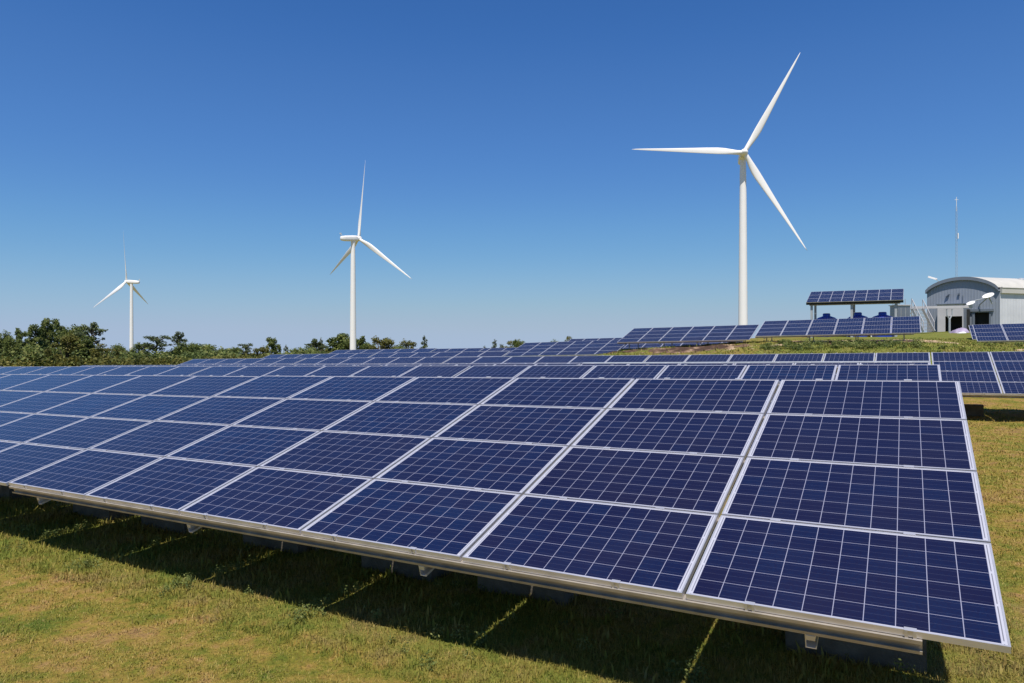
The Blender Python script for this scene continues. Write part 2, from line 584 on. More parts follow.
# ---------------------------------------------------------------- solar tables
def panel_meshes(wd, ht, tk=0.04, lip=0.0105):
    f = MB()
    f.box((0, ht / 2 - lip / 2, -tk / 2), (wd, lip, tk))
    f.box((0, -ht / 2 + lip / 2, -tk / 2), (wd, lip, tk))
    f.box((wd / 2 - lip / 2, 0, -tk / 2), (lip, ht - 2 * lip, tk))
    f.box((-wd / 2 + lip / 2, 0, -tk / 2), (lip, ht - 2 * lip, tk))
    f.box((0, 0, -0.012), (wd - 2 * lip, ht - 2 * lip, 0.004), mi=1)
    c = MB()
    c.box((0, 0, -0.0055), (wd - 2 * lip, ht - 2 * lip, 0.005))
    return f.mesh('solar_panel', [M_ALU, M_BACK]), c.mesh('cell_sheet', M_CELL)
ME_FRAME, ME_CELL = panel_meshes(PW, PH)
VT = Vector((0, math.cos(TILT), math.sin(TILT)))    # up the slope, table coordinates
NT = Vector((0, -math.sin(TILT), math.cos(TILT)))   # out of the glass
LEN, RUN = 6 * PU, 4 * PV
def on(x, v, n=0.0, clear=0.82):
    """x along the row (right +, 0 at the right end), v metres down the slope from the top edge, n off the glass"""
    top = Vector((0, 0, clear + RUN * math.sin(TILT)))
    return top + Vector((x + 0.011, 0, 0)) - VT * v + NT * n
ROTX = Matrix.Rotation(TILT, 3, 'X')

def make_table(clear=0.82, clamps=True, detail=True):
    root = link('solar_table', None)
    for i in range(6):
        for j in range(4):
            p = link('solar_panel', ME_FRAME, root, on(-(i + .5) * PU, (j + .5) * PV, 0, clear), (TILT, 0, 0))
            link('cell_sheet', ME_CELL, p)
    # purlins under each joint; the front one is a visible lipped rail
    fr = MB()
    x0, x1 = -LEN + 0.02, -0.40
    fy, base = RUN - 0.009, -0.042
    def slab(v0, v1, n0, n1, xa=x0, xb=x1, mb=fr):
        c = on((xa + xb) / 2, (v0 + v1) / 2, (n0 + n1) / 2, clear)
        mb.box(c, (xb - xa, abs(v1 - v0), abs(n1 - n0)), ROTX)
    slab(fy - .055, fy + .015, base - .013, base - .003)
    slab(fy + .011, fy + .0151, base - .026, base - .0131)
    slab(fy - .030, fy - .024, base - .090, base - .0142)
    slab(fy - .055, fy + .002, base - .098, base - .0902)
    slab(fy - .004, fy + .0015, base - .090, base - .080)
    fr.build('purlin', M_STEEL, root)
    for j in range(4):
        q = MB()
        v = j * PV if j else 0.05
        slab(v - .03, v + .03, -.134, -.043, mb=q)
        q.build('purlin', M_STEEL, root)
    for i in (0.57, 2.24, 3.95, 5.64):
        q = MB()
        x = -i * PU
        # lipped channel seen end-on below the front rail
        v0, v1 = 0.1, RUN - 0.012
        slab(v0, v1, -.234, -.1405 , x - .03, x - .025, q)
        slab(v0, v1, -.1455, -.1405, x - .0245, x + .03, q)
        slab(v0, v1, -.234, -.229, x - .0245, x + .03, q)
        slab(v0, v1, -.1595, -.146, x + .0255, x + .03, q)
        slab(v0, v1, -.2285, -.214, x + .0255, x + .03, q)
        slab(v1 - .07, v1 + .004, -.178, -.146, x - .024, x + .0255, q)
        q.build('rafter', M_ALU, root)
    for (i, vv) in ((0.50, RUN - 1.75), (2.2, RUN - 1.75), (3.1, RUN - 1.75), (4.25, RUN - 1.75), (5.5, RUN - 1.75)) if detail else ():
        p = on(-i * PU, vv, 0, clear)
        q = MB()
        q.box((p.x, p.y, 0.04), (0.95, .40, .62))
        q.build('footing', M_CONC, root)
    for i in (0.57, 2.24, 3.95, 5.64):
        for vv in (RUN - 1.75 if detail else RUN - 1.1, 0.75):
            p = on(-i * PU, vv, -.236, clear)
            q = MB()
            q.box((p.x, p.y, (p.z - .4) / 2), (.06, .08, p.z + .4))
            q.build('post', M_STEEL, root)
    if clamps:
        for i in range(6):
            for fx in (0.27, 0.765):
                x = -(i + fx) * PU
                for j in range(5):
                    q = MB()
                    v = j * PV
                    if j == 4:
                        for dx in (-.02, .02):
                            slab(RUN - .008, RUN - .001, -.052, .001, x + dx - .008, x + dx + .008, q)
                        slab(RUN - .030, RUN - .001, .0012, .004, x - .03, x + .03, q)
                    else:
                        slab(v - .016, v + .016, .0012, .006, x - .035, x + .035, q)
                    q.build('clamp', M_ALU, root)
    return root

def place(root, u, rel, b, roll=ROLL, clear=0.82):
    """put the table's right upper corner at row position u, distance b behind the front row, rel above its level"""
    x, y = xy(u, b)
    z = CAM_H - (0.4006 + SLOPE * u) + rel
    e = Euler((0, roll, YAW), 'XYZ')
    loc = Vector((x, y, z)) - e.to_matrix() @ on(0, 0, 0, clear)
    root.location = loc
    root.rotation_euler = e

G_TAB = 'four-panel-high solar tables in rows across the field'
near = make_table(0.82, True)
hill = make_table(0.60, False, False)
index_kids()
TABLES = [
    # source, u, rel, b, roll, label
    (near, 0.0, .012, 0, ROLL, 'nearest solar table, its lower right corner hanging over the lawn in the foreground'),
    (near, 10.14, 0, 0, ROLL, 'front row solar table whose lower edge leaves the picture at the left side'),
    (near, -.04, -.015, 6.57, ROLL, 'right end table of the second row, directly behind the nearest table'),
    (near, 10.10, -.015, 6.57, ROLL, 'second table from the right end of the second row, left of centre'),
    (near, 20.24, -.015, 6.57, ROLL, 'third table from the right end of the second row, below the low scrub at left'),
    (near, 30.38, -.015, 6.57, ROLL, 'leftmost table of the second row, below the tallest trees at the left edge'),
    (near, -.02, -.150, 13.35, ROLL, 'right end table of the third row, only a thin strip showing over the second row'),
    (near, 10.12, -.150, 13.35, ROLL, 'third row table showing as a thin strip just left of picture centre'),
    (near, 20.26, -.150, 13.35, ROLL, 'third row table showing as a thin strip below the middle turbine'),
    (near, 30.40, -.150, 13.35, ROLL, 'leftmost third row table, a thin strip in front of the scrub'),
    (near, -10.28, .02, 20.1, ROLL, 'fourth row table at the right edge, all its panel rows in view above lawn'),
    (near, -.16, .02, 20.1, ROLL, 'fourth row table showing only its top panels below the blue tanks'),
    (near, 9.96, .02, 20.1, ROLL, 'fourth row table in the middle of the picture, second from the soil bank end'),
    (near, 20.08, .03, 20.1, ROLL, 'fourth row table near the middle turbine tower, third from the soil bank end'),
    (near, 30.20, .05, 20.1, ROLL, 'leftmost table of the fourth row, ending against the scrub'),
    (hill, 20.75, .24, 26.9, ROLL, 'right table of the far fifth row, left of the soil bank'),
    (hill, 30.9, .24, 26.9, ROLL, 'left table of the far fifth row, ending beside the scrub right of the leftmost turbine'),
    (hill, 30.9, .50, 33.6, ROLL, 'far table directly below the foot of the middle turbine tower'),
    (hill, 30.9, .47, 40.2, ROLL, 'far table just right of the foot of the middle turbine tower'),
    (hill, 12.6, 1.17, 53.4, ROLL, 'table seen only as a dark strip beneath the left raised table on the bank'),
    (hill, -.13, 2.13, 46.51, ROLL, 'raised table on the bank in front of the blue tanks and solar canopy'),
    (hill, 10.44, 1.90, 47.16, ROLL, 'raised table on the bank in front of the tall right turbine tower'),
    (hill, 20.7, .98, 46.9, R(-1.7), 'far table on the skyline below the small round tree, left of the raised tables'),
    (hill, 31.0, .47, 46.9, R(-1.3), 'far table on the skyline at the picture centre, its white corner catching the sun'),
    (hill, 22.2, 1.32, 60.0, R(-1.2), 'small far table showing just above the skyline table left of the raised bank'),
]
first = {}
for (src, u, rel, b, roll, lab) in TABLES:
    c = 0.82 if src is near else 0.60
    if src not in first:
        t = src
        first[src] = True
    else:
        t = copy_tree(src)
    place(t, u, rel, b, roll, c)
    tag(t, lab, 'solar panels', G_TAB)
def place_at(root, px, py, Z, i, roll, clear):
    """as place(), from the distance Z of the corner that ends column i"""
    X, z = (px - 512) / FPX * Z, CAM_H - (py - 341.5) / FPX * Z
    e = Euler((0, roll, YAW), 'XYZ')
    root.location = Vector((X, Z, z)) - e.to_matrix() @ on(-i * PU, 0, 0, clear)
    root.rotation_euler = e
for (px, py, Z, lab) in ((972, 324.7, 49.2, 'table at the right edge in front of the white shed wall'),
                         (968.3, 325.3, 57.0, 'table mostly hidden behind the table in front of the white shed wall')):
    t = copy_tree(hill)
    place_at(t, px, py, Z, 6, ROLL, 0.60)
    tag(t, lab, 'solar panels', G_TAB)

# pale cable tray along the top of the third row
t3 = [o for o in bpy.data.objects if o.get('label', '').startswith('right end table of the third')][0]
q = MB()
c = on(-LEN / 2, -0.045, -.02, .82)
q.box(c, (LEN - .02, .08, .06), ROTX)
q.build('cable_tray', M_GREYBOX, t3)

# ---------------------------------------------------------------- wind turbines
def blade_mesh(Lb=48.0, root_r=1.05):
    n = 16
    st = [0, .02, .05, .10, .16, .22, .32, .45, .6, .75, .88, .96, 1.0]
    ch = [1.9, 1.9, 2.0, 2.5, 3.0, 3.1, 2.75, 2.2, 1.65, 1.15, .75, .42, .10]
    th = [1.9, 1.9, 1.7, 1.25, .95, .80, .58, .42, .30, .2, .13, .08, .03]
    tw = [18, 18, 18, 17, 15, 12, 8, 5, 3, 1, 0, -1, -1]
    off = [0, 0, .03, .25, .45, .5, .45, .36, .27, .19, .13, .08, .02]
    V, F = [], []
    for s, c, t, a, o in zip(st, ch, th, tw, off):
        bl = min(1, max(0, (s - .03) / .15))
        for k in range(n):
            q = 2 * math.pi * k / n
            x, y = math.cos(q) * c / 2, math.sin(q) * t / 2 * (1 - .45 * bl * math.cos(q))
            x -= o
            ca, sa = math.cos(R(a)), math.sin(R(a))
            V.append((x * ca - y * sa, x * sa + y * ca, s * Lb))
    for k in range(len(st) - 1):
        for i in range(n):
            F.append((k * n + i, k * n + (i + 1) % n, (k + 1) * n + (i + 1) % n, (k + 1) * n + i))
    F.append(tuple(range(n))[::-1])
    F.append(tuple((len(st) - 1) * n + i for i in range(n)))
    m = MB()
    m.add(V, F)
    return m.mesh('blade', M_WHITE, True)
ME_BLADE = blade_mesh()

def turbine(label, Z, tower_px, hub, ps, ph, L, cone, tilt, front, pitch=0):
    """hub in pixels at distance Z; ps rotor yaw, ph phase, front +1 when the hub points away from the camera"""
    ps, ph, cone, tilt = R(ps), R(ph), R(cone), R(tilt)
    C = Vector(((hub[0] - 512) / FPX * Z, Z, CAM_H - (hub[1] - 341.5) / FPX * Z))
    a = Vector((math.sin(ps) * math.cos(tilt), math.cos(ps) * math.cos(tilt), math.sin(tilt)))
    e1 = Vector((math.cos(ps), -math.sin(ps), 0))
    e2 = a.cross(e1)
    if e2.z < 0:
        e2 = -e2
    fdir = a * front                                   # from nacelle to hub
    ty = C.y - fdir.y * 4.6
    T = Vector(((tower_px - 512) / FPX * ty, ty, 0))
    g = float(gz(T.x, T.y, False))
    root = thing('wind_turbine', label, 'wind turbine', (T.x, T.y, g), group='white wind turbines')
    top = C.z - 1.7 - g
    m = MB()
    m.lathe([(2.15, -1), (2.1, 0), (2.05, 1.0), (1.95, top * .25), (1.75, top * .5), (1.5, top * .8), (1.28, top)], 40)
    o = m.build('tower', M_WHITE, root)
    smooth_by_angle(o)
    d = MB()
    d.box((0, -2.12, 2.2), (.9, .12, 2.0))
    d.build('door', M_GREYBOX, root)
    # nacelle: rounded body lying along the axis
    fh = (C - Vector((T.x, T.y, C.z - fdir.z * 4.6))).normalized()
    Q = fh.to_track_quat('X', 'Z').to_matrix()
    prof = [(-9.0, .75, .75), (-8.6, 1.25, 1.25), (-6, 1.6, 1.65), (0, 1.75, 1.8), (2.2, 1.7, 1.75), (3.0, 1.4, 1.45)]
    V, F, n = [], [], 20
    for (x, ry, rz) in prof:
        for k in range(n):
            t = 2 * math.pi * k / n
            cy, cz = math.cos(t), math.sin(t)
            s = (abs(cy) ** 4 + abs(cz) ** 4) ** -.25
            V.append(Vector((x, cy * s * ry, cz * s * rz)))
    for k in range(len(prof) - 1):
        for i in range(n):
            F.append((k * n + i, k * n + (i + 1) % n, (k + 1) * n + (i + 1) % n, (k + 1) * n + i))
    F.append(tuple(range(n))[::-1])
    F.append(tuple((len(prof) - 1) * n + i for i in range(n)))
    base = C - fh * 4.6 - Vector((T.x, T.y, g))
    m = MB()
    m.add([Q @ p + base for p in V], F)
    o = m.build('nacelle', M_WHITE, root)
    smooth_by_angle(o, 50)
    v = MB()
    for s in (-.5, .5):
        v.bar(Q @ Vector((-8.2, s, 1.2)) + base, Q @ Vector((-9.1, s, 3.4)) + base, .22)
    v.bar(Q @ Vector((-8.85, -.7, 2.9)) + base, Q @ Vector((-8.85, .7, 2.9)) + base, .2)
    v.build('wind_vane', M_WHITE, root)
    hb = C - Vector((T.x, T.y, g))
    m = MB()
    V, F = [], []
    prof = [(-1.5, 1.35), (-.6, 1.6), (.6, 1.6), (1.4, 1.25), (2.0, .75), (2.3, .2)]
    for (x, r) in prof:
        for k in range(n):
            t = 2 * math.pi * k / n
            V.append(Q @ Vector((x, r * math.cos(t), r * math.sin(t))) + hb)
    F = [(k * n + i, k * n + (i + 1) % n, (k + 1) * n + (i + 1) % n, (k + 1) * n + i) for k in range(len(prof) - 1) for i in range(n)]
    F.append(tuple(range(n))[::-1])
    F.append(tuple((len(prof) - 1) * n + i for i in range(n)))
    m.add(V, F)
    o = m.build('hub', M_WHITE, root)
    smooth_by_angle(o, 50)
    for k in range(3):
        t = ph + k * 2 * math.pi / 3
        rd = e1 * math.sin(t) + e2 * math.cos(t)
        zd = (rd * math.cos(cone) + a * math.sin(cone)).normalized()
        nd = (fdir - zd * fdir.dot(zd)).normalized()
        xd = nd.cross(zd)
        Mx = Matrix((xd, nd, zd)).transposed().to_4x4()
        o = link('blade', ME_BLADE, root)
        o.matrix_local = Matrix.Translation(hb + zd * .9) @ Mx @ Matrix.Rotation(R(pitch), 4, 'Z') @ Matrix.Scale((L - .9) / 48.0, 4)
    return root
turbine('largest white wind turbine, rising behind the raised solar tables at right', 295, 743, (744.2, 152.7), -3.9, 29.4, 49.5, -3.5, -3.0, -1)
turbine('white wind turbine with its nacelle pointing left, between the other two turbines', 430, 353, (358.8, 238.5), 41.0, 125.5, 48.5, 7.8, 6.0, 1, -22)
turbine('smallest white wind turbine, standing behind the scrub at left', 700, 131.5, (126.5, 281.5), -85.6, 114.7, 50.5, 4.8, 4.5, 1, 25)

# ---------------------------------------------------------------- shed, canopy, tanks and yard
def P(px, py, Z):
    return Vector(((px - 512) / FPX * Z, Z, CAM_H - (py - 341.5) / FPX * Z))

# arched shed: local x along the front wall, local y into the building
def shed():
    A = P(927, 333, 85.0)
    B = P(1000, 333, 80.0)
    zb = (A.z + B.z) / 2 - .2
    d = Vector((B.x - A.x, B.y - A.y, 0))
    Wd = d.length
    yaw = math.atan2(d.y, d.x)
    root = thing('metal_shed', 'arched blue grey metal shed with white side wall at the right edge', 'shed', (A.x, A.y, zb), (0, 0, yaw))
    # side wall direction in plan, turned into local axes
    sdir = Vector((math.cos(R(18)), math.sin(R(18)), 0))
    loc = Matrix.Rotation(-yaw, 3, 'Z') @ sdir
    H, rise = 5.35, 1.45
    D = 26.0
    n = 24
    def arc(x):                                      # roof height across the front
        t = (x / Wd - .5) * 2
        return H + rise * (1 - t * t) ** .75 if abs(t) < 1 else H
    xs = [Wd * k / n for k in range(n + 1)]
    # front wall
    dx0, dx1, dh = 4.95, 6.35, 2.6                     # doorway
    m = MB()
    def quad(x0, x1, z0f, z1f, y=0):
        m.add([(x0, y, z0f(x0)), (x1, y, z0f(x1)), (x1, y, z1f(x1)), (x0, y, z1f(x0))], [(0, 1, 2, 3)])
    for k in range(n):
        quad(xs[k], xs[k + 1], lambda x: 3.0, lambda x: arc(x) - .05)
    for (a, b, z0, z1) in ((0, dx0, -1, 3.0), (dx1, Wd, -1, 3.0), (dx0, dx1, dh, 3.0)):
        m.add([(a, 0, z0), (b, 0, z0), (b, 0, z1), (a, 0, z1)], [(0, 1, 2, 3)])
    m.build('front_wall', M_FACADE, root)
    # doorway recess
    m = MB()
    m.box(((dx0 + dx1) / 2, .9, .8), (dx1 - dx0 + .4, .1, 3.6))
    dr = m.build('doorway', M_DARK, root)
    m = MB()
    m.box((dx0 - .12, -.04, .8), (.22, .12, 3.8))
    m.box((dx1 + .10, -.04, .8), (.18, .12, 3.8))
    m.box(((dx0 + dx1) / 2, -.10, dh + .25), (dx1 - dx0 + .9, .25, .28))
    m.build('frame', M_BLUEGREY, dr)
    # side wall, running off to the right
    side = MB()
    p0, p1 = Vector((Wd, 0, 0)), Vector((Wd, 0, 0)) + loc * D
    side.add([(0, 0, -1.5), (D, 0, -1.5), (D, 0, H - .55), (0, 0, H - .55)], [(0, 1, 2, 3)])
    ang = math.atan2(loc.y, loc.x)
    side.build('side_wall', M_WALL, root, (Wd, 0, 0), (0, 0, ang))
    fas = MB()
    fas.box((D / 2, -.12, H - .26), (D, .28, .62))
    fas.tube([(0, -.2, H + .05), (D, -.2, H + .05)], .12, 8)
    fas.build('fascia', M_CREAM, root, (Wd, 0, 0), (0, 0, ang))
    far = MB()
    q0, q1 = Vector((0, 0, 0)), loc * D
    far.add([(q0.x, q0.y, -1), (q1.x, q1.y, -1), (q1.x, q1.y, H), (q0.x, q0.y, H)], [(3, 2, 1, 0)])
    far.add([(q1.x, q1.y, -1), (q1.x + Wd, q1.y, -1), (q1.x + Wd, q1.y, H), (q1.x, q1.y, H)], [(3, 2, 1, 0)])
    far.build('rear_wall', M_FACADE, root)
    # barrel roof with a deep rim over the front
    roof = MB()
    V, F = [], []
    for (o, up) in ((-.40, .10), (D, .10)):
        for x in xs:
            V.append((x * 1.0 + .08 + loc.x * o, loc.y * o, arc(x) + up))
    F = [(k, k + 1, n + 1 + k + 1, n + 1 + k) for k in range(n)]
    roof.add(V, F)
    roof.build('roof', M_CREAM, root, smooth=True)
    rim = MB()
    V = []
    for (o, dn) in ((-.42, .098), (-.42, -.30), (.02, -.30), (.02, .08)):
        for x in xs:
            V.append((x * 1.0 + .08 + loc.x * o, loc.y * o, arc(x) + dn))
    N1 = n + 1
    F = []
    for r in range(3):
        F += [(r * N1 + k, r * N1 + k + 1, (r + 1) * N1 + k + 1, (r + 1) * N1 + k) for k in range(n)]
    rim.add(V, F)
    rim.build('roof_rim', M_BLUEGREY, root, smooth=False)
    # lean-to with the large opening
    lt = MB()
    lx0, lx1, ly, lh = 1.55, 4.15, -2.2, 3.55
    ox0, ox1, oh = 2.35, 4.06, 2.15
    for (a, b, z0, z1) in ((lx0, ox0, -1, lh), (ox1, lx1, -1, lh), (ox0, ox1, oh, lh)):
        lt.box(((a + b) / 2, ly, (z0 + z1) / 2), (b - a, .15, z1 - z0))
    l = lt.build('lean_to', M_LIGHT, root)
    m = MB()
    m.box(((lx0 + lx1) / 2, ly / 2 - .06, lh + .05), (lx1 - lx0 + .3, -ly + .3, .09))
    m.build('lean_to_roof', M_BLUEGREY, l)
    m = MB()
    m.box((lx0, ly / 2 + .04, lh / 2 - .5), (.1, -ly - .1, lh + .98))
    m.box((lx1, ly / 2 + .04, lh / 2 - .5), (.1, -ly - .1, lh + .98))
    m.build('lean_to_side', M_FACADE, l)
    m = MB()
    m.box(((ox0 + ox1) / 2, -.4, 1), (ox1 - ox0 + .9, .1, 4))
    m.build('doorway', M_DARK, l)
    # wall lamps, downpipe and window shade on the front wall
    for (x, z) in ((3.35, 4.9), (4.55, 2.9)):
        m = MB()
        m.box((x, -.12, z), (.18, .22, .22))
        m.bar((x, -.02, z), (x, -.02, z - .6), .05)
        m.build('wall_lamp', M_BLUEGREY, root)
    m = MB()
    m.bar((3.75, -.06, -.5), (3.75, -.06, 4.7), .09)
    m.build('downpipe', M_BLUEGREY, root)
    m = MB()
    m.box((2.2, -.15, 4.75), (.5, .25, .06), Matrix.Rotation(R(-40), 3, 'Y'))
    m.build('vent_hood', M_BLUEGREY, root)
    # roof ventilator at the picture's right edge
    e = P(1021, 283, 83.5)
    el = Matrix.Rotation(-yaw, 3, 'Z') @ (e - Vector((A.x, A.y, zb)))
    m = MB()
    m.lathe([(.30, -.9), (.30, .1), (.42, .12), (.5, .3), (.42, .5), (.15, .6)], 16, el)
    v = m.build('roof_ventilator', M_GREYBOX, root)
    smooth_by_angle(v)
    return root, Wd, yaw, A, zb
SHED, SW, SYAW, SA, SZ = shed()

# lattice antenna mast standing behind the arch
mb = P(956.5, 285, 88.0)
mt_ = P(956.5, 197, 88.0)
g = float(gz(mb.x, mb.y, False))
mast = thing('antenna_mast', 'thin lattice radio mast rising above the arched shed', 'radio mast', (mb.x, mb.y, g))
H = mt_.z - g
m = MB()
legs = [(.16 * math.cos(2.0944 * k), .16 * math.sin(2.0944 * k)) for k in range(3)]
for (x, y) in legs:
    m.bar((x, y, 0), (x * .6, y * .6, H - 1.2), .014)
k, z = 0, 0.0
while z < H - 1.8:
    for q in range(3):
        a, b = legs[q], legs[(q + 1) % 3]
        m.bar((a[0] * .9, a[1] * .9, z), (b[0] * .9, b[1] * .9, z + .45), .009)
    z += .45
m.build('lattice', M_GREYBOX, mast)
m = MB()
m.tube([(0, 0, H - 1.8), (0, 0, H)], .03, 6)
m.tube([(-.25, 0, H - .35), (.25, 0, H - .35)], .025, 6)
m.build('antenna', M_WHITE, mast)
m = MB()
m.box((.12, -.12, H * .72), (.10, .10, .7))
m.build('panel_antenna', M_WHITE, mast)

def dish(name, px, py, Z, wd, label, arm=1.4, support=None):
    """shallow white satellite dish tilted to the sky with its feed arm to the left"""
    c = P(px, py, Z)
    root = thing(name, label, 'satellite dish', c, group='white satellite dishes on the shed')
    Mx = Matrix.Rotation(R(-30), 3, 'Y') @ Matrix.Rotation(R(11), 3, 'X')
    V, F = [], []
    rings, n = 6, 24
    for k in range(rings + 1):
        r = wd / 2 * k / rings
        for q in range(n):
            t = 2 * math.pi * q / n
            V.append(Mx @ Vector((r * math.cos(t), r * math.sin(t), .55 * r * r / wd)))
    for k in range(rings):
        for q in range(n):
            F.append((k * n + q, k * n + (q + 1) % n, (k + 1) * n + (q + 1) % n, (k + 1) * n + q))
    nV = len(V)
    V += [p - Mx @ Vector((0, 0, .05)) for p in V[:nV]]
    F += [tuple(i + nV for i in f)[::-1] for f in F]
    F += [(rings * n + q, rings * n + (q + 1) % n, nV + rings * n + (q + 1) % n, nV + rings * n + q) for q in range(n)]
    m = MB()
    m.add(V, F)
    m.build('reflector', M_WHITE, root, smooth=True)
    m = MB()
    m.tube([Mx @ Vector((-wd * .4, 0, .02)), Mx @ Vector((-wd * .5 - arm * .6, 0, arm * .25)), Mx @ Vector((-wd * .5 - arm, 0, arm * .3))], [.05, .05, .06], 6)
    m.build('feed_arm', M_GREYBOX, root)
    m = MB()
    for p in support:
        m.tube([(0, 0, -.03), p], .07, 8)
    m.build('mount', M_GREYBOX, root)
    return root
dish('satellite_dish', 988.5, 296.5, 79.0, 1.2, 'larger white satellite dish on the shed front, above the right doorway', 1.5, [(.5, .1, -.8), (.5, 2.3, -.85)])
dish('satellite_dish', 971, 303.7, 76.0, .85, 'smaller white satellite dish at the right end of the pipe bridge', .9, [(0, 0, -.5)])
# small pale vane on an arm at the roof's left edge
c = P(932.5, 278, 86.0)
rv = thing('roof_vane', 'small pale vane on a thin arm off the left edge of the arched roof', 'antenna', c)
m = MB()
m.box((0, 0, 0), (1.15, .05, .22), Matrix.Rotation(R(16), 3, 'Y'))
m.build('vane', M_WHITE, rv)
m = MB()
m.bar((.4, 0, -.1), P(942, 284.5, 86.0) - c, .05)
m.build('arm', M_GREYBOX, rv)

# pipe bridge with its forked post
pa, pb = P(906, 307.8, 76.0), P(972, 306.6, 76.0)
g = float(gz(*P(949.5, 330, 76.0).xy, False))
br = thing('pipe_bridge', 'pale horizontal pipe bridge on a forked post in front of the shed', 'pipe bridge', (P(949.5, 330, 76).x, 76.0, g))
o = Vector(br.location)
m = MB()
m.bar(pa - o, pb - o, .26, .26)
m.bar(pa - o + Vector((0, .35, .03)), pb - o + Vector((0, .35, .03)), .16, .16)
m.build('pipe', M_LIGHT, br)
m = MB()
h = pa.z - g - .2
m.tube([(0, 0, -.5), (0, 0, h - 1.0)], .11, 10)
for s in (-1, 1):
    m.tube([(0, 0, h - 1.1), (s * .28, 0, h - .6), (s * .3, 0, h + .05)], .07, 8)
m.build('post', M_GREYBOX, br)
m = MB()
for px in (907, 914.5):
    q = P(px, 308, 76.0) - o
    m.bar((q.x, q.y, q.z), (q.x, q.y, -1.2), .16)
m.bar(P(907, 309, 76) - o, P(914.5, 318, 76) - o, .08)
m.build('trestle', M_GREYBOX, br)

# steel staircase
s0, s1 = P(912, 308.5, 74.5), P(923.5, 331.5, 73.0)
st = thing('steel_staircase', 'steep galvanised staircase descending right beside the solar canopy', 'staircase', (s1.x, s1.y, s1.z))
o = Vector(s1)
wv_ = Vector((.97, .25, 0)) * 1.4
for s in (0, 1):
    m = MB()
    m.bar(s0 - o + wv_ * s, s1 - o + wv_ * s, .10, .30)
    m.build('stringer', M_GREYBOX, st)
m = MB()
n = 16
for k in range(n):
    p = (s0 - o).lerp(s1 - o, (k + .5) / n) + wv_ * .5
    m.box(p, (.30, 1.2, .05), Matrix.Rotation(math.atan2(wv_.y, wv_.x) - R(90), 3, 'Z'))
m.build('treads', M_STEEL, st)
m = MB()
for s in (0, 1):
    up = Vector((0, 0, 1.0))
    m.bar(s0 - o + wv_ * s + up, s1 - o + wv_ * s + up, .06)
    for k in range(6):
        p = (s0 - o).lerp(s1 - o, k / 5) + wv_ * s
        m.bar(p, p + up, .05)
m.build('handrail', M_LIGHT, st)
m = MB()
m.box(s0 - o + Vector((-.75, .5, -.05)), (1.6, 1.4, .1))
for x in (-1.45, -.1):
    for y in (-.1, 1.1):
        m.bar(s0 - o + Vector((x, y, -.1)), s0 - o + Vector((x, y, -4.6)), .1)
        m.bar(s0 - o + Vector((x, y, 0)), s0 - o + Vector((x, y, 1.1)), .05)
m.bar(s0 - o + Vector((-1.45, -.1, 1.1)), s0 - o + Vector((-1.45, 1.1, 1.1)), .05)
m.build('landing', M_GREYBOX, st)

# pale cabinet beside the tanks
c = P(900, 339, 71.0)
cb = thing('equipment_cabinet', 'tall pale grey equipment cabinet between the blue tanks and the staircase', 'cabinet', (c.x, c.y, c.z - .6))
m = MB()
m.box((0, 0, 2.0), (1.4, 1.2, 4.0))
m.build('body', M_GREYBOX, cb)
m = MB()
for x in (-.47, 0, .47):
    m.box((x, -.62, 2.2), (.40, .03, 3.2))
m.build('door', M_BLUEGREY, cb)
m = MB()
m.box((0, 0, 4.05), (1.6, 1.4, .08))
m.build('roof', M_LIGHT, cb)

# tarpaulin heap in front of the lean-to
c = P(959.5, 333.0, 72.0)
V, F = [], []
n1, n2 = 14, 10
rnd = random.Random(5)
for a in range(n1 + 1):
    for b in range(n2 + 1):
        x, y = (a / n1 - .5) * 1.9, (b / n2 - .5) * 1.5
        e = max(0, 1 - (abs(x) / .95) ** 4) * max(0, 1 - (abs(y) / .75) ** 4)
        V.append((x, y, -.35 + e * (.78 + .12 * math.sin(5 * x + 2 * y)) + rnd.uniform(-.03, .03)))
for a in range(n1):
    for b in range(n2):
        F.append((a * (n2 + 1) + b, (a + 1) * (n2 + 1) + b, (a + 1) * (n2 + 1) + b + 1, a * (n2 + 1) + b + 1))
m = MB()
m.add(V, F)
tag(m.build('tarpaulin_heap', M_TARP, None, c, smooth=True), 'mauve tarpaulin heap on the grass beside the forked post', 'tarpaulin')
m = MB()
m.add(*[(lambda Vx, Fx: ([(x * .55, y * .5, z * .45) for x, y, z in Vx], Fx))(V, F)][0])
tag(m.build('sandbag_heap', M_BACK, None, P(961.5, 334, 70.0), smooth=True), 'low white sack heap lying before the mauve tarpaulin', 'sacks')

# solar canopy on posts
C0 = P(806, 303, 66.0)
can = thing('solar_canopy', 'solar panel roof on grey posts standing over three blue tanks', 'canopy', (C0.x, C0.y, C0.z), (0, 0, YAW))
PWc, PHc, th = 1.0, 1.34, R(18)
for i in range(8):
    for j in range(3):
        v = (j + .5) * (PHc + .015)
        p = link('solar_panel', ME_FRAME, can, ((i + .5) * 1.012, v * math.cos(th), .06 + v * math.sin(th)), (th, 0, 0))
        p.scale = (PWc / PW, PHc / PH, 1)
        link('cell_sheet', ME_CELL, p)
RT = Matrix.Rotation(th, 3, 'X')
LC, DC = 8 * 1.012, 3 * (PHc + .015)
for v in (.15, DC / 2, DC - .15):
    m = MB()
    hh = .22 if v < 1 else .12
    m.box((LC / 2, v * math.cos(th), -hh / 2 + v * math.sin(th)), (LC, .1, hh), RT)
    m.build('purlin', M_DARK if v < 1 else M_GREYBOX, can)
for v in (.45, DC - .45):
    m = MB()
    m.box((LC / 2, v * math.cos(th), -.27 + v * math.sin(th)), (LC - .5, .14, .24), None)
    m.build('beam', M_LIGHT, can)
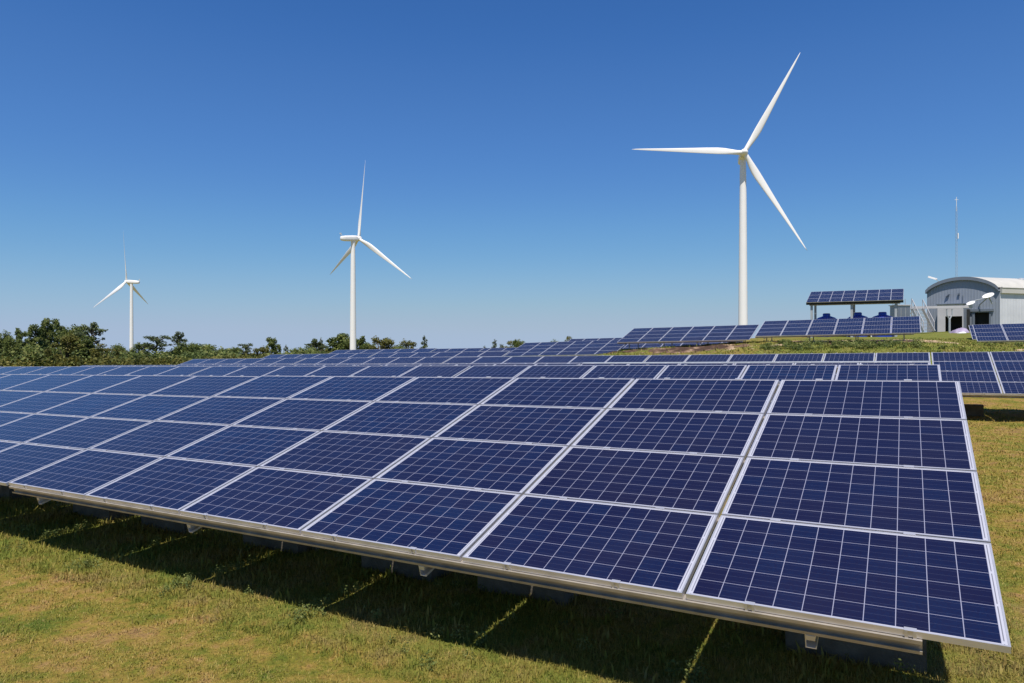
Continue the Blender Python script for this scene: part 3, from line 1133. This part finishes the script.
gc = [float(gz(*(C0 + Matrix.Rotation(YAW, 3, 'Z') @ Vector((x, 1.5, 0))).xy, False)) - C0.z for x in (.45, LC / 2, LC - .55)]
for x, gg in zip((.45, LC / 2 - .15, LC - .6), gc):
    for v in (.45, DC - .45):
        m = MB()
        top = -.39 + v * math.sin(th)
        m.box((x, v * math.cos(th), (top + gg - .5) / 2), (.2, .2, top - gg + .5))
        m.build('post', M_GREYBOX, can)

# three blue water tanks under the canopy
for (px, Z, wpx, top, lab) in ((826.5, 67.3, 20.5, 313.6, 'blue water tank at the left end under the canopy'),
                               (858.0, 65.5, 21.0, 312.6, 'blue water tank behind the middle post of the canopy'),
                               (882.5, 64.1, 22.0, 312.2, 'blue water tank at the right end under the canopy, beside the pale cabinet')):
    c = P(px, 341.0, Z)
    t = thing('water_tank', lab, 'water tank', c, group='blue water tanks under the canopy')
    r = wpx / 2 / FPX * Z
    h = (341.0 - top) / FPX * Z - .25
    m = MB()
    prof = [(r * .96, -.6), (r * .96, 0)]
    for k in range(5):
        z = h * .86 * k / 5
        prof += [(r * .97, z + .03), (r, z + .1), (r, z + h * .86 / 5 - .1), (r * .97, z + h * .86 / 5 - .03)]
    prof += [(r * .93, h * .88), (r * .75, h * .94), (r * .35, h)]
    m.lathe(prof, 32)
    smooth_by_angle(m.build('body', M_TANK, t), 50)
    m = MB()
    m.lathe([(r * .34, h - .03), (r * .34, h + .20), (r * .28, h + .27)], 20)
    smooth_by_angle(m.build('lid', M_TANK, t), 50)
    m = MB()
    m.tube([(-r * 1.02, 0, .05), (-r * 1.02, 0, h * .6)], .06, 8)
    m.build('pipe', M_WHITE, t)

# ---------------------------------------------------------------- trees
def leaf_material(name, stops):
    m, N, L, b = new_mat(name)
    at = N.new('ShaderNodeAttribute')
    at.attribute_name = 'tint'
    r = ramp(N, stops)
    L.new(at.outputs['Fac'], r.inputs['Fac'])
    L.new(r.outputs['Color'], b.inputs['Base Color'])
    b.inputs['Roughness'].default_value = 0.6
    b.inputs['Specular IOR Level'].default_value = 0.25
    tr = N.new('ShaderNodeBsdfTranslucent')
    L.new(r.outputs['Color'], tr.inputs['Color'])
    mx = N.new('ShaderNodeMixShader')
    mx.inputs['Fac'].default_value = 0.4
    L.new(b.outputs[0], mx.inputs[1])
    L.new(tr.outputs[0], mx.inputs[2])
    L.new(mx.outputs[0], N['Material Output'].inputs['Surface'])
    return m
M_LEAF = leaf_material('mid_green_leaves', [(0, (0.070, 0.098, 0.032)), (.45, (0.150, 0.190, 0.050)), (.8, (0.25, 0.27, 0.075)), (1, (0.33, 0.32, 0.11))])
M_DLEAF = leaf_material('dark_green_leaves', [(0, (0.060, 0.080, 0.038)), (.5, (0.115, 0.145, 0.058)), (1, (0.19, 0.21, 0.085))])
M_YLEAF = leaf_material('olive_yellow_leaves', [(0, (0.065, 0.072, 0.018)), (.5, (0.16, 0.155, 0.035)), (1, (0.27, 0.23, 0.06))])

def leaves(rng, blobs, n, size, mat, name='crown'):
    """leaf cards scattered through ellipsoid clumps; blobs: (cx, cy, cz, rx, ry, rz, tint shift)"""
    B = np.array(blobs, float)
    vol = (B[:, 3] * B[:, 4] * B[:, 5]) ** .75
    k = rng.choice(len(B), n, p=vol / vol.sum())
    d = rng.normal(size=(n, 3))
    d /= np.linalg.norm(d, axis=1)[:, None]
    r = rng.random(n) ** .45
    r *= 1 + .22 * np.sin(d[:, 0] * 5 + k * 1.7) * np.sin(d[:, 2] * 6 + k)
    c = B[k, :3] + d * r[:, None] * B[k, 3:6]
    a = rng.normal(size=(n, 3)) * .8 + d * .6 + np.array([0, 0, .9])
    a /= np.linalg.norm(a, axis=1)[:, None]
    t = np.cross(a, rng.normal(size=(n, 3)))
    t /= np.linalg.norm(t, axis=1)[:, None]
    s = np.cross(a, t)
    sz = size * (0.6 + .8 * rng.random(n))[:, None]
    v = np.stack([c - t * sz, c + s * sz * .55, c + t * sz, c - s * sz * .55], 1).reshape(-1, 3)
    f = np.arange(4 * n).reshape(-1, 4)
    me = np_mesh(name, v, f, mat, False)
    tint = np.clip(.42 + B[k, 6] + .24 * rng.normal(size=n), 0, 1)
    at = me.attributes.new('tint', 'FLOAT', 'FACE')
    if len(me.polygons) == n:
        at.data.foreach_set('value', tint.astype(np.float32))
    return me

def tree_kind(seed, kind):
    """unit tree one metre tall: returns trunk mesh and crown mesh"""
    rng = np.random.default_rng(seed)
    rd = random.Random(seed)
    blobs, tr = [], MB()
    if kind == 'tall':                                  # upright, uneven crown
        tr.tube([(0, 0, -.3), (0, 0, 0), (.01, 0, .4), (-.01, .01, .8)], [.03, .025, .018, .006], 8)
        for k in range(20):
            z = .16 + .80 * (k + .5) / 20
            w_ = .17 * (1 - ((z - .38) / .66) ** 2) ** .5 if abs(z - .42) < .66 else .05
            a = k * 2.4 + rd.uniform(-.5, .5)
            q = w_ * rd.uniform(.35, .85)
            x, y = q * math.cos(a), q * math.sin(a)
            tr.tube([(0, 0, z - .12), (x * .5, y * .5, z - .05), (x, y, z)], [.009, .006, .003], 5)
            blobs.append((x, y, z * .97, .075 * rd.uniform(.6, 1.2), .075 * rd.uniform(.6, 1.2), .075 * rd.uniform(.6, 1.2), rd.uniform(-.22, .22)))
        n, size, mat = 4200, .019, M_LEAF
    elif kind == 'round':
        tr.tube([(0, 0, -.3), (0, 0, 0), (.01, 0, .45)], [.035, .03, .02], 8)
        for k in range(22):
            a, z = k * 2.4, rd.uniform(.30, .88)
            w_ = .38 * max(.1, 1 - ((z - .52) / .46) ** 2) ** .5
            q = w_ * rd.uniform(.25, .95)
            x, y = q * math.cos(a), q * math.sin(a)
            tr.tube([(.01, 0, .35), (x * .5, y * .5, z - .12), (x, y, z)], [.012, .008, .004], 5)
            blobs.append((x, y, z, .13 * rd.uniform(.6, 1.15), .13 * rd.uniform(.6, 1.15), .11 * rd.uniform(.6, 1.15), rd.uniform(-.2, .22)))
        n, size, mat = 4200, .022, M_LEAF
    elif kind == 'open':                                # bare stem, flat loose tiers
        tr.tube([(0, 0, -.3), (0, 0, 0), (.02, 0, .4), (0, .01, .92)], [.022, .02, .015, .006], 8)
        for k in range(30):
            z = .46 + .52 * rd.random()
            a = k * 2.4 + rd.uniform(-.6, .6)
            q = rd.uniform(.04, .30) * (1.15 - .75 * abs(z - .72) / .28)
            x, y = q * math.cos(a), q * math.sin(a)
            tr.tube([(0, 0, z - .10), (x * .6, y * .6, z - .03), (x, y, z)], [.009, .006, .003], 5)
            e = rd.uniform(.6, 1.3)
            blobs.append((x, y, z, .062 * e, .062 * e, .036 * rd.uniform(.7, 1.5), rd.uniform(-.25, .15)))
        n, size, mat = 1500, .019, M_DLEAF
    elif kind == 'conifer':
        tr.tube([(0, 0, -.3), (0, 0, 0), (0, 0, .96)], [.022, .02, .004], 8)
        for k in range(18):
            z = .14 + .82 * (k + .5) / 18
            w_ = .17 * (1.05 - z) + .015
            a = k * 2.4
            x, y = w_ * .6 * math.cos(a), w_ * .6 * math.sin(a)
            tr.tube([(0, 0, z), (x, y, z - .01)], [.006, .003], 5)
            blobs.append((x, y, z, w_ * .75, w_ * .75, .05, rd.uniform(-.15, .15)))
        n, size, mat = 2600, .016, M_DLEAF
    elif kind == 'olive':
        tr.tube([(0, 0, -.3), (0, 0, 0), (.01, 0, .4)], [.03, .026, .016], 8)
        for k in range(16):
            a, z = k * 2.4, rd.uniform(.30, .90)
            w_ = .32 * max(.1, 1 - ((z - .55) / .46) ** 2) ** .5
            q = w_ * rd.uniform(.25, 1.0)
            x, y = q * math.cos(a), q * math.sin(a)
            tr.tube([(.01, 0, .3), (x * .5, y * .5, z - .12), (x, y, z)], [.011, .007, .003], 5)
            blobs.append((x, y, z, .12 * rd.uniform(.5, 1.1), .12 * rd.uniform(.5, 1.1), .10 * rd.uniform(.5, 1.1), rd.uniform(-.2, .25)))
        n, size, mat = 2400, .021, M_YLEAF
    else:                                               # bush
        tr.tube([(0, 0, -.3), (0, 0, 0), (.02, 0, .35)], [.03, .028, .015], 6)
        for k in range(18):
            a, z = k * 2.4, rd.uniform(.12, .82)
            q = .62 * max(.1, 1 - ((z - .2) / .75) ** 2) ** .5 * rd.uniform(.2, 1)
            x, y = q * math.cos(a), q * math.sin(a)
            tr.tube([(.01, 0, .1), (x * .5, y * .5, z * .6), (x, y, z)], [.012, .008, .004], 5)
            blobs.append((x, y, z, .2 * rd.uniform(.6, 1.1), .2 * rd.uniform(.6, 1.1), .16 * rd.uniform(.6, 1.1), rd.uniform(-.22, .22)))
        n, size, mat = 3200, .032, M_LEAF
    return tr.mesh('trunk', M_BARK, True), leaves(rng, blobs, n, size, mat)
KINDS = {}
for s, (nm, k) in enumerate((('tall1', 'tall'), ('tall2', 'tall'), ('tall3', 'tall'), ('round1', 'round'), ('round2', 'round'), ('open1', 'open'), ('open2', 'open'), ('conifer1', 'conifer'), ('olive1', 'olive'), ('olive2', 'olive'), ('bush1', 'bush'), ('bush2', 'bush'))):
    KINDS[nm] = tree_kind(11 + s, k)
NAMES = {'tall': ('broadleaf_tree', 'tree'), 'round': ('broadleaf_tree', 'tree'), 'open': ('open_crowned_tree', 'tree'), 'conifer': ('conifer_tree', 'tree'), 'olive': ('olive_green_tree', 'tree'), 'bush': ('bush', 'bush')}
TREES = [
    # px, top y, Z, kind, spread, label
    (3, 329, 92, 'round2', .7, 'tree cut by the left edge of the picture'),
    (13, 335, 86, 'round1', .8, 'rounded tree beside the tree at the left edge'),
    (22, 327, 96, 'tall3', .8, 'slim pale tree third from the left edge'),
    (35, 322.5, 90, 'tall1', .8, 'dense upright tree with a narrow top, left of the tallest pair'),
    (47, 316.5, 92, 'tall2', .7, 'tallest dense tree of the wood at left'),
    (54, 316.5, 98, 'tall1', .62, 'slender dark tree right of the tallest tree'),
    (72, 324, 95, 'round2', .85, 'broad rounded tree with an uneven top, left of the open crowned tree'),
    (66, 332, 86, 'olive2', 1.1, 'olive tree standing low before the broad rounded tree'),
    (92, 322, 94, 'open1', 1.0, 'large open crowned tree with sky showing through, left of the leftmost turbine'),
    (88, 334, 88, 'tall1', 1.2, 'lower tree at the foot of the large open crowned tree'),
    (42, 327, 100, 'tall3', .7, 'upright tree behind and left of the tallest dense tree'),
    (65, 324, 100, 'tall1', .9, 'upright tree between the slender dark tree and the broad rounded tree'),
    (80, 323, 99, 'tall2', .8, 'upright tree just left of the large open crowned tree'),
    (105, 340, 86, 'olive1', 1.3, 'small olive tree left of the leftmost turbine tower'),
    (119, 341.5, 96, 'bush1', .7, 'rounded bush just left of the leftmost turbine tower'),
    (141, 341, 96, 'round1', .9, 'rounded tree just right of the leftmost turbine tower'),
    (157, 335, 94, 'open2', 1.7, 'spreading open tree with flat tiers, right of the leftmost turbine'),
    (178, 331.5, 100, 'open1', 1.0, 'thin stemmed tree with a small flat crown above the scrub'),
    (186, 341, 96, 'round2', 1.5, 'broad dark rounded tree below the thin stemmed tree'),
    (203, 341, 94, 'bush2', 1.0, 'wide bush right of the broad dark rounded tree'),
    (222, 347, 96, 'bush1', .9, 'low bush in the dip of the scrub'),
    (233, 346, 104, 'round1', 1.2, 'low round tree in the dip, left of the low spreading tree'),
    (259, 345, 118, 'olive2', 1.2, 'low yellowish tree between the low spreading tree and the slim tall tree'),
    (246, 343, 110, 'open2', 1.3, 'low spreading tree between the dip and the slim pair of trees'),
    (272, 336, 130, 'tall2', .9, 'slim tall tree standing clear above the low scrub'),
    (277, 343, 130, 'tall1', .9, 'shorter tree touching the slim tall tree on its right'),
    (286, 344, 150, 'conifer1', 1.2, 'small pointed conifer left of the middle turbine'),
    (302, 344, 150, 'bush2', .9, 'small dark bush above the far panels, left of the thin stemmed pair'),
    (316, 338.5, 160, 'open1', 1.1, 'thin stemmed tree left of the group by the middle turbine'),
    (321, 336.5, 160, 'conifer1', .9, 'narrow conifer against the left side of the group by the middle turbine'),
    (329, 338, 455, 'olive1', 1.2, 'yellow green tree at the left of the group by the middle turbine'),
    (338, 331.5, 455, 'tall1', 1.5, 'largest tree of the group, left of the middle turbine tower'),
    (347, 334, 455, 'round2', 1.0, 'round tree partly behind the middle turbine tower'),
    (359, 335, 455, 'tall3', 1.0, 'dark tree just right of the middle turbine tower'),
    (369, 341, 155, 'round1', .9, 'small round dark tree alone right of the middle turbine tower'),
    (380, 335, 155, 'olive2', 1.3, 'yellowish tree with a broad top right of the middle turbine'),
    (388, 338, 158, 'olive1', 1.1, 'yellowish tree leaning against the broad topped yellowish tree'),
    (398, 342.5, 155, 'bush1', 1.0, 'low bush between the yellowish trees and the tall conifer'),
    (409, 338, 158, 'olive2', .8, 'green tree left of the tall conifer'),
    (424.5, 334.5, 158, 'conifer1', 1.2, 'tall dark conifer at the right end of the group by the middle turbine'),
    (485, 345, 170, 'conifer1', 1.1, 'tiny conifer at the left of the skyline row right of centre'),
    (494.5, 338.5, 170, 'conifer1', 1.2, 'tallest conifer of the small skyline row right of centre'),
    (502, 344, 170, 'conifer1', 1.0, 'tiny conifer right of the tallest skyline conifer'),
    (509, 337, 175, 'olive1', .9, 'pale green tree beside the dark round skyline tree'),
    (519, 338, 165, 'round1', .75, 'dark round tree at the end of the skyline panels'),
    (555, 339, 180, 'round2', .9, 'tiny tree showing over the skyline panels near the centre'),
    (570, 332, 170, 'olive1', .65, 'pale round tree standing alone over the skyline panels'),
    (584.5, 338.5, 180, 'conifer1', 1.0, 'tiny dark tree right of the pale round skyline tree'),
]
rt = random.Random(3)
for (px, ty, Z, kd, spread, lab) in TREES:
    X = (px - 512) / FPX * Z
    g = float(gz(X, Z, False))
    h = CAM_H - (ty - 341.5) / FPX * Z - g
    nm, cat = NAMES[kd.rstrip('0123456789')]
    t = thing(nm, lab, cat, (X, Z, g), (0, 0, rt.uniform(0, 6.28)), 'trees and bushes along the field edge')
    t.scale = (h * spread, h * spread, h)
    trm, crm = KINDS[kd]
    link('trunk', trm, t)
    link('crown', crm, t)

# scrub belt behind the rows: one mass of leaves
rng = np.random.default_rng(77)
blobs = []
for k in range(520):
    px = rng.uniform(-60, 345)
    Z = rng.uniform(84, 112) if px < 240 else rng.uniform(105, 150)
    X = (px - 512) / FPX * Z
    g = float(gz(X, Z, False))
    top = 352 - 4 * math.sin(px * .05) * math.sin(px * .017 + 1) + (3 if px > 215 else 0) - (2 if px > 265 else 0) - (2 if px > 300 else 0) + rng.uniform(-4, 5)
    if px < 110:
        top -= 4
    h = max(1.2, CAM_H - (top - 341.5) / FPX * Z - g)
    for q in range(3):
        blobs.append((X + rng.normal() * .9, Z + rng.normal() * .9, g + h * (q + .55) / 3.3, rng.uniform(.7, 1.5), rng.uniform(.7, 1.5), h / 5.5 + .25, rng.uniform(-.3, .35)))
scr = link('scrub', leaves(rng, blobs, 75000, .21, M_LEAF, 'scrub'))
scr['kind'] = 'stuff'
blobs = []
for k in range(110):
    px = rng.uniform(-40, 260)
    Z = rng.uniform(80, 90)
    X = (px - 512) / FPX * Z
    g = float(gz(X, Z, False))
    top = 357 + rng.uniform(-3, 4)
    h = max(1.0, CAM_H - (top - 341.5) / FPX * Z - g)
    for q in range(2):
        blobs.append((X + rng.normal() * .9, Z + rng.normal() * .9, g + h * (q + .55) / 2.3, rng.uniform(.6, 1.3), rng.uniform(.6, 1.3), h / 4 + .2, rng.uniform(-.3, .35)))
scr = link('scrub', leaves(rng, blobs, 16000, .19, M_YLEAF, 'scrub'))
scr['kind'] = 'stuff'

# ---------------------------------------------------------------- grass
def grass_material(name, stops, dry=0.35):
    m, N, L, b = new_mat(name)
    ge, r = lawn_colour(N, L, stops, 0)
    at = N.new('ShaderNodeAttribute')
    at.attribute_name = 'tint'
    r2 = ramp(N, [(0, (0.10, 0.135, 0.022)), (.35, (0.235, 0.225, 0.036)), (.6, (0.42, 0.31, 0.075)), (.8, (0.60, 0.43, 0.17)), (1, (0.30, 0.17, 0.085))])
    L.new(at.outputs['Fac'], r2.inputs['Fac'])
    mx = N.new('ShaderNodeMix')
    mx.data_type = 'RGBA'
    mx.inputs['Factor'].default_value = .45
    L.new(r.outputs['Color'], mx.inputs['A'])
    L.new(r2.outputs['Color'], mx.inputs['B'])
    L.new(mx.outputs['Result'], b.inputs['Base Color'])
    b.inputs['Roughness'].default_value = .7
    b.inputs['Specular IOR Level'].default_value = .2
    tr = N.new('ShaderNodeBsdfTranslucent')
    L.new(mx.outputs['Result'], tr.inputs['Color'])
    ms = N.new('ShaderNodeMixShader')
    ms.inputs['Fac'].default_value = .25
    L.new(b.outputs[0], ms.inputs[1])
    L.new(tr.outputs[0], ms.inputs[2])
    L.new(ms.outputs[0], N['Material Output'].inputs['Surface'])
    return m
M_GRASS = grass_material('lawn_blades', LAWN)
M_TUFT = grass_material('rough_grass', [(0.36, (0.09, 0.15, 0.025)), (.46, (0.14, 0.19, 0.035)), (.55, (0.24, 0.24, 0.06)), (.64, (0.36, 0.27, 0.11))])

def blades(rng, x, y, h, wd, lean, mat, name, tint):
    n = len(x)
    z = gz(x, y)
    a = rng.random(n) * 2 * np.pi
    d = np.stack([np.cos(a), np.sin(a), np.zeros(n)], 1)
    s = np.stack([-np.sin(a), np.cos(a), np.zeros(n)], 1)
    p = np.stack([x, y, z - .004], 1)
    ln = lean * rng.random(n)
    up = np.array([0, 0, 1.])
    mid = p + d * (h * .45 * np.sin(ln * .5))[:, None] + up * (h * .55 * np.cos(ln * .5))[:, None]
    tip = mid + d * (h * .6 * np.sin(ln))[:, None] + up * (h * .45 * np.cos(ln))[:, None]
    W = (wd / 2)[:, None]
    v = np.stack([p - s * W, p + s * W, mid + s * W * .8, mid - s * W * .8, tip, tip], 1)[:, :5].reshape(-1, 3)
    k = np.arange(n)[:, None] * 5
    f = np.concatenate([k + np.array([[0, 1, 2]]), k + np.array([[0, 2, 3]]), k + np.array([[3, 2, 4]])], 1).reshape(-1, 3)
    me = bpy.data.meshes.new(name)
    me.vertices.add(len(v))
    me.vertices.foreach_set('co', v.astype(np.float32).ravel())
    me.loops.add(f.size)
    me.loops.foreach_set('vertex_index', f.astype(np.int32).ravel())
    me.polygons.add(len(f))
    me.polygons.foreach_set('loop_start', np.arange(0, f.size, 3, dtype=np.int32))
    me.materials.append(mat)
    me.update(calc_edges=True)
    at = me.attributes.new('tint', 'FLOAT', 'POINT')
    at.data.foreach_set('value', np.repeat(np.clip(tint, 0, 1), 5).astype(np.float32))
    o = link(name, me)
    o['kind'] = 'stuff'
    return o

rng = np.random.default_rng(42)
n = 480000
Zs = 4.0 * (26 / 4.0) ** (rng.random(n) ** 1.15)
Xs = Zs * rng.uniform(-.92, .92, n)
u, b = ub(Xs, Zs)
keep = ~((b > -2.2) & (u > 0) & (Zs > 9))
keep &= ~((b > 0.5) & (u > .6) & (b < 19))
Xs, Zs, u, b = Xs[keep], Zs[keep], u[keep], b[keep]
n = len(Xs)
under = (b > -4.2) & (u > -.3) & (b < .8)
cl = .5 + .5 * np.sin(Xs * 3.1 + np.sin(Zs * 2.3) * 2) * np.sin(Zs * 3.7 + np.cos(Xs * 1.9) * 2)
cf = .5 + .5 * np.sin(Xs * 17 + np.sin(Zs * 11) * 2.2) * np.sin(Zs * 21 + np.cos(Xs * 13) * 2)
ct = np.clip(cf * 1.6 - .45, 0, 1) * (.4 + .6 * cl)
k = rng.random(n) < .62 + .38 * cf
Xs, Zs, under, cl, ct = Xs[k], Zs[k], under[k], cl[k], ct[k]
n = len(Xs)
h = (.014 + .024 * rng.random(n) + .030 * ct * rng.random(n)) * np.where(under, 1.9, 1) * np.clip(Zs / 7, .9, 1.6)
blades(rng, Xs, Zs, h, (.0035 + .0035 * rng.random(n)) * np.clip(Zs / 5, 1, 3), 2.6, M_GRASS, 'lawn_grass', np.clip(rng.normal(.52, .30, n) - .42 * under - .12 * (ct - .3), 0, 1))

# small weeds growing under and before the front table
n = 5200
us, bs = rng.uniform(-.3, 13, n), -3.87 + rng.uniform(.35, 2.6, n)
xs_, ys_ = xy(us, bs)
clump = np.sin(us * 5.1) * np.sin(us * 2.3 + bs * 4) > .1
xs_, ys_ = xs_[clump], ys_[clump]
n = len(xs_)
blades(rng, xs_, ys_, .04 + .09 * rng.random(n), .012 + .014 * rng.random(n), 1.6, M_GRASS, 'weeds', rng.uniform(0, .45, n))

# rough grass and low plants on the bank behind
n = 90000
us, bs = rng.uniform(-16, 27, n), rng.uniform(37, 60, n)
k = rng.random(n) > np.clip(bare(us, bs) * 1.3, 0, .985)
k &= ~((bs > 50) & (rng.random(n) < .6))
us, bs = us[k], bs[k]
n = len(us)
xs_, ys_ = xy(us, bs)
cl = np.sin(us * 1.3 + np.sin(bs) * 1.5) * np.sin(bs * 1.6 + us * .4)
cl2 = np.sin(us * 2.9 + bs * 1.1) * np.sin(bs * 2.2 - us * .7)
low = np.where(bs > 48, .45, 1)
h = (.06 + .10 * rng.random(n) + .20 * np.clip(cl, 0, 1) * rng.random(n) + .22 * np.clip(cl2 - .4, 0, 1)) * low
dry = np.where((us > 8) & (us < 15), .25, 0) - np.where((us > -1) & (us < 7), .2, 0)
blades(rng, xs_, ys_, h * .75, .03 + .05 * rng.random(n), 2.0, M_TUFT, 'rough_grass', np.clip(rng.normal(.50, .22, n) - .3 * np.clip(cl2, 0, 1) + dry, 0, 1))

# leafy weeds along the crest of the bank
rng = np.random.default_rng(9)
blobs = []
for k in range(150):
    u_, b_ = (rng.uniform(0, 9), rng.uniform(38.6, 41.6)) if k < 105 else (rng.uniform(-12, 10), rng.uniform(39, 45))
    if bare(np.array([u_]), np.array([b_]))[0] > .55:
        continue
    x_, y_ = xy(u_, b_)
    e = rng.uniform(.5, 1.2)
    blobs.append((x_, y_, float(gz(x_, y_)) + .12 * e, .30 * e, .30 * e, .22 * e, rng.uniform(-.15, .35)))
wd_ = link('weeds', leaves(rng, blobs, 11000, .055, M_LEAF, 'weeds'))
wd_['kind'] = 'stuff'

# small leafy weeds in the shade of the front table, thickest where the sun slips through
rng = np.random.default_rng(21)
blobs = []
for k in range(170):
    j = rng.integers(1, 9)
    if k % 3:
        b_ = -3.87 + rng.uniform(-.15, 1.0)
        u_ = j * PU + rng.normal() * .07 + .1
    else:
        u_, b_ = rng.uniform(0, 14), -3.87 + rng.uniform(0, 1.6)
    x_, y_ = xy(u_, b_)
    e = rng.uniform(.5, 1.3)
    blobs.append((x_, y_, float(gz(x_, y_)) + .05 * e, .065 * e, .065 * e, .07 * e, rng.uniform(-.1, .3)))
wd_ = link('weeds', leaves(rng, blobs, 9000, .011, M_LEAF, 'weeds'))
wd_['kind'] = 'stuff'
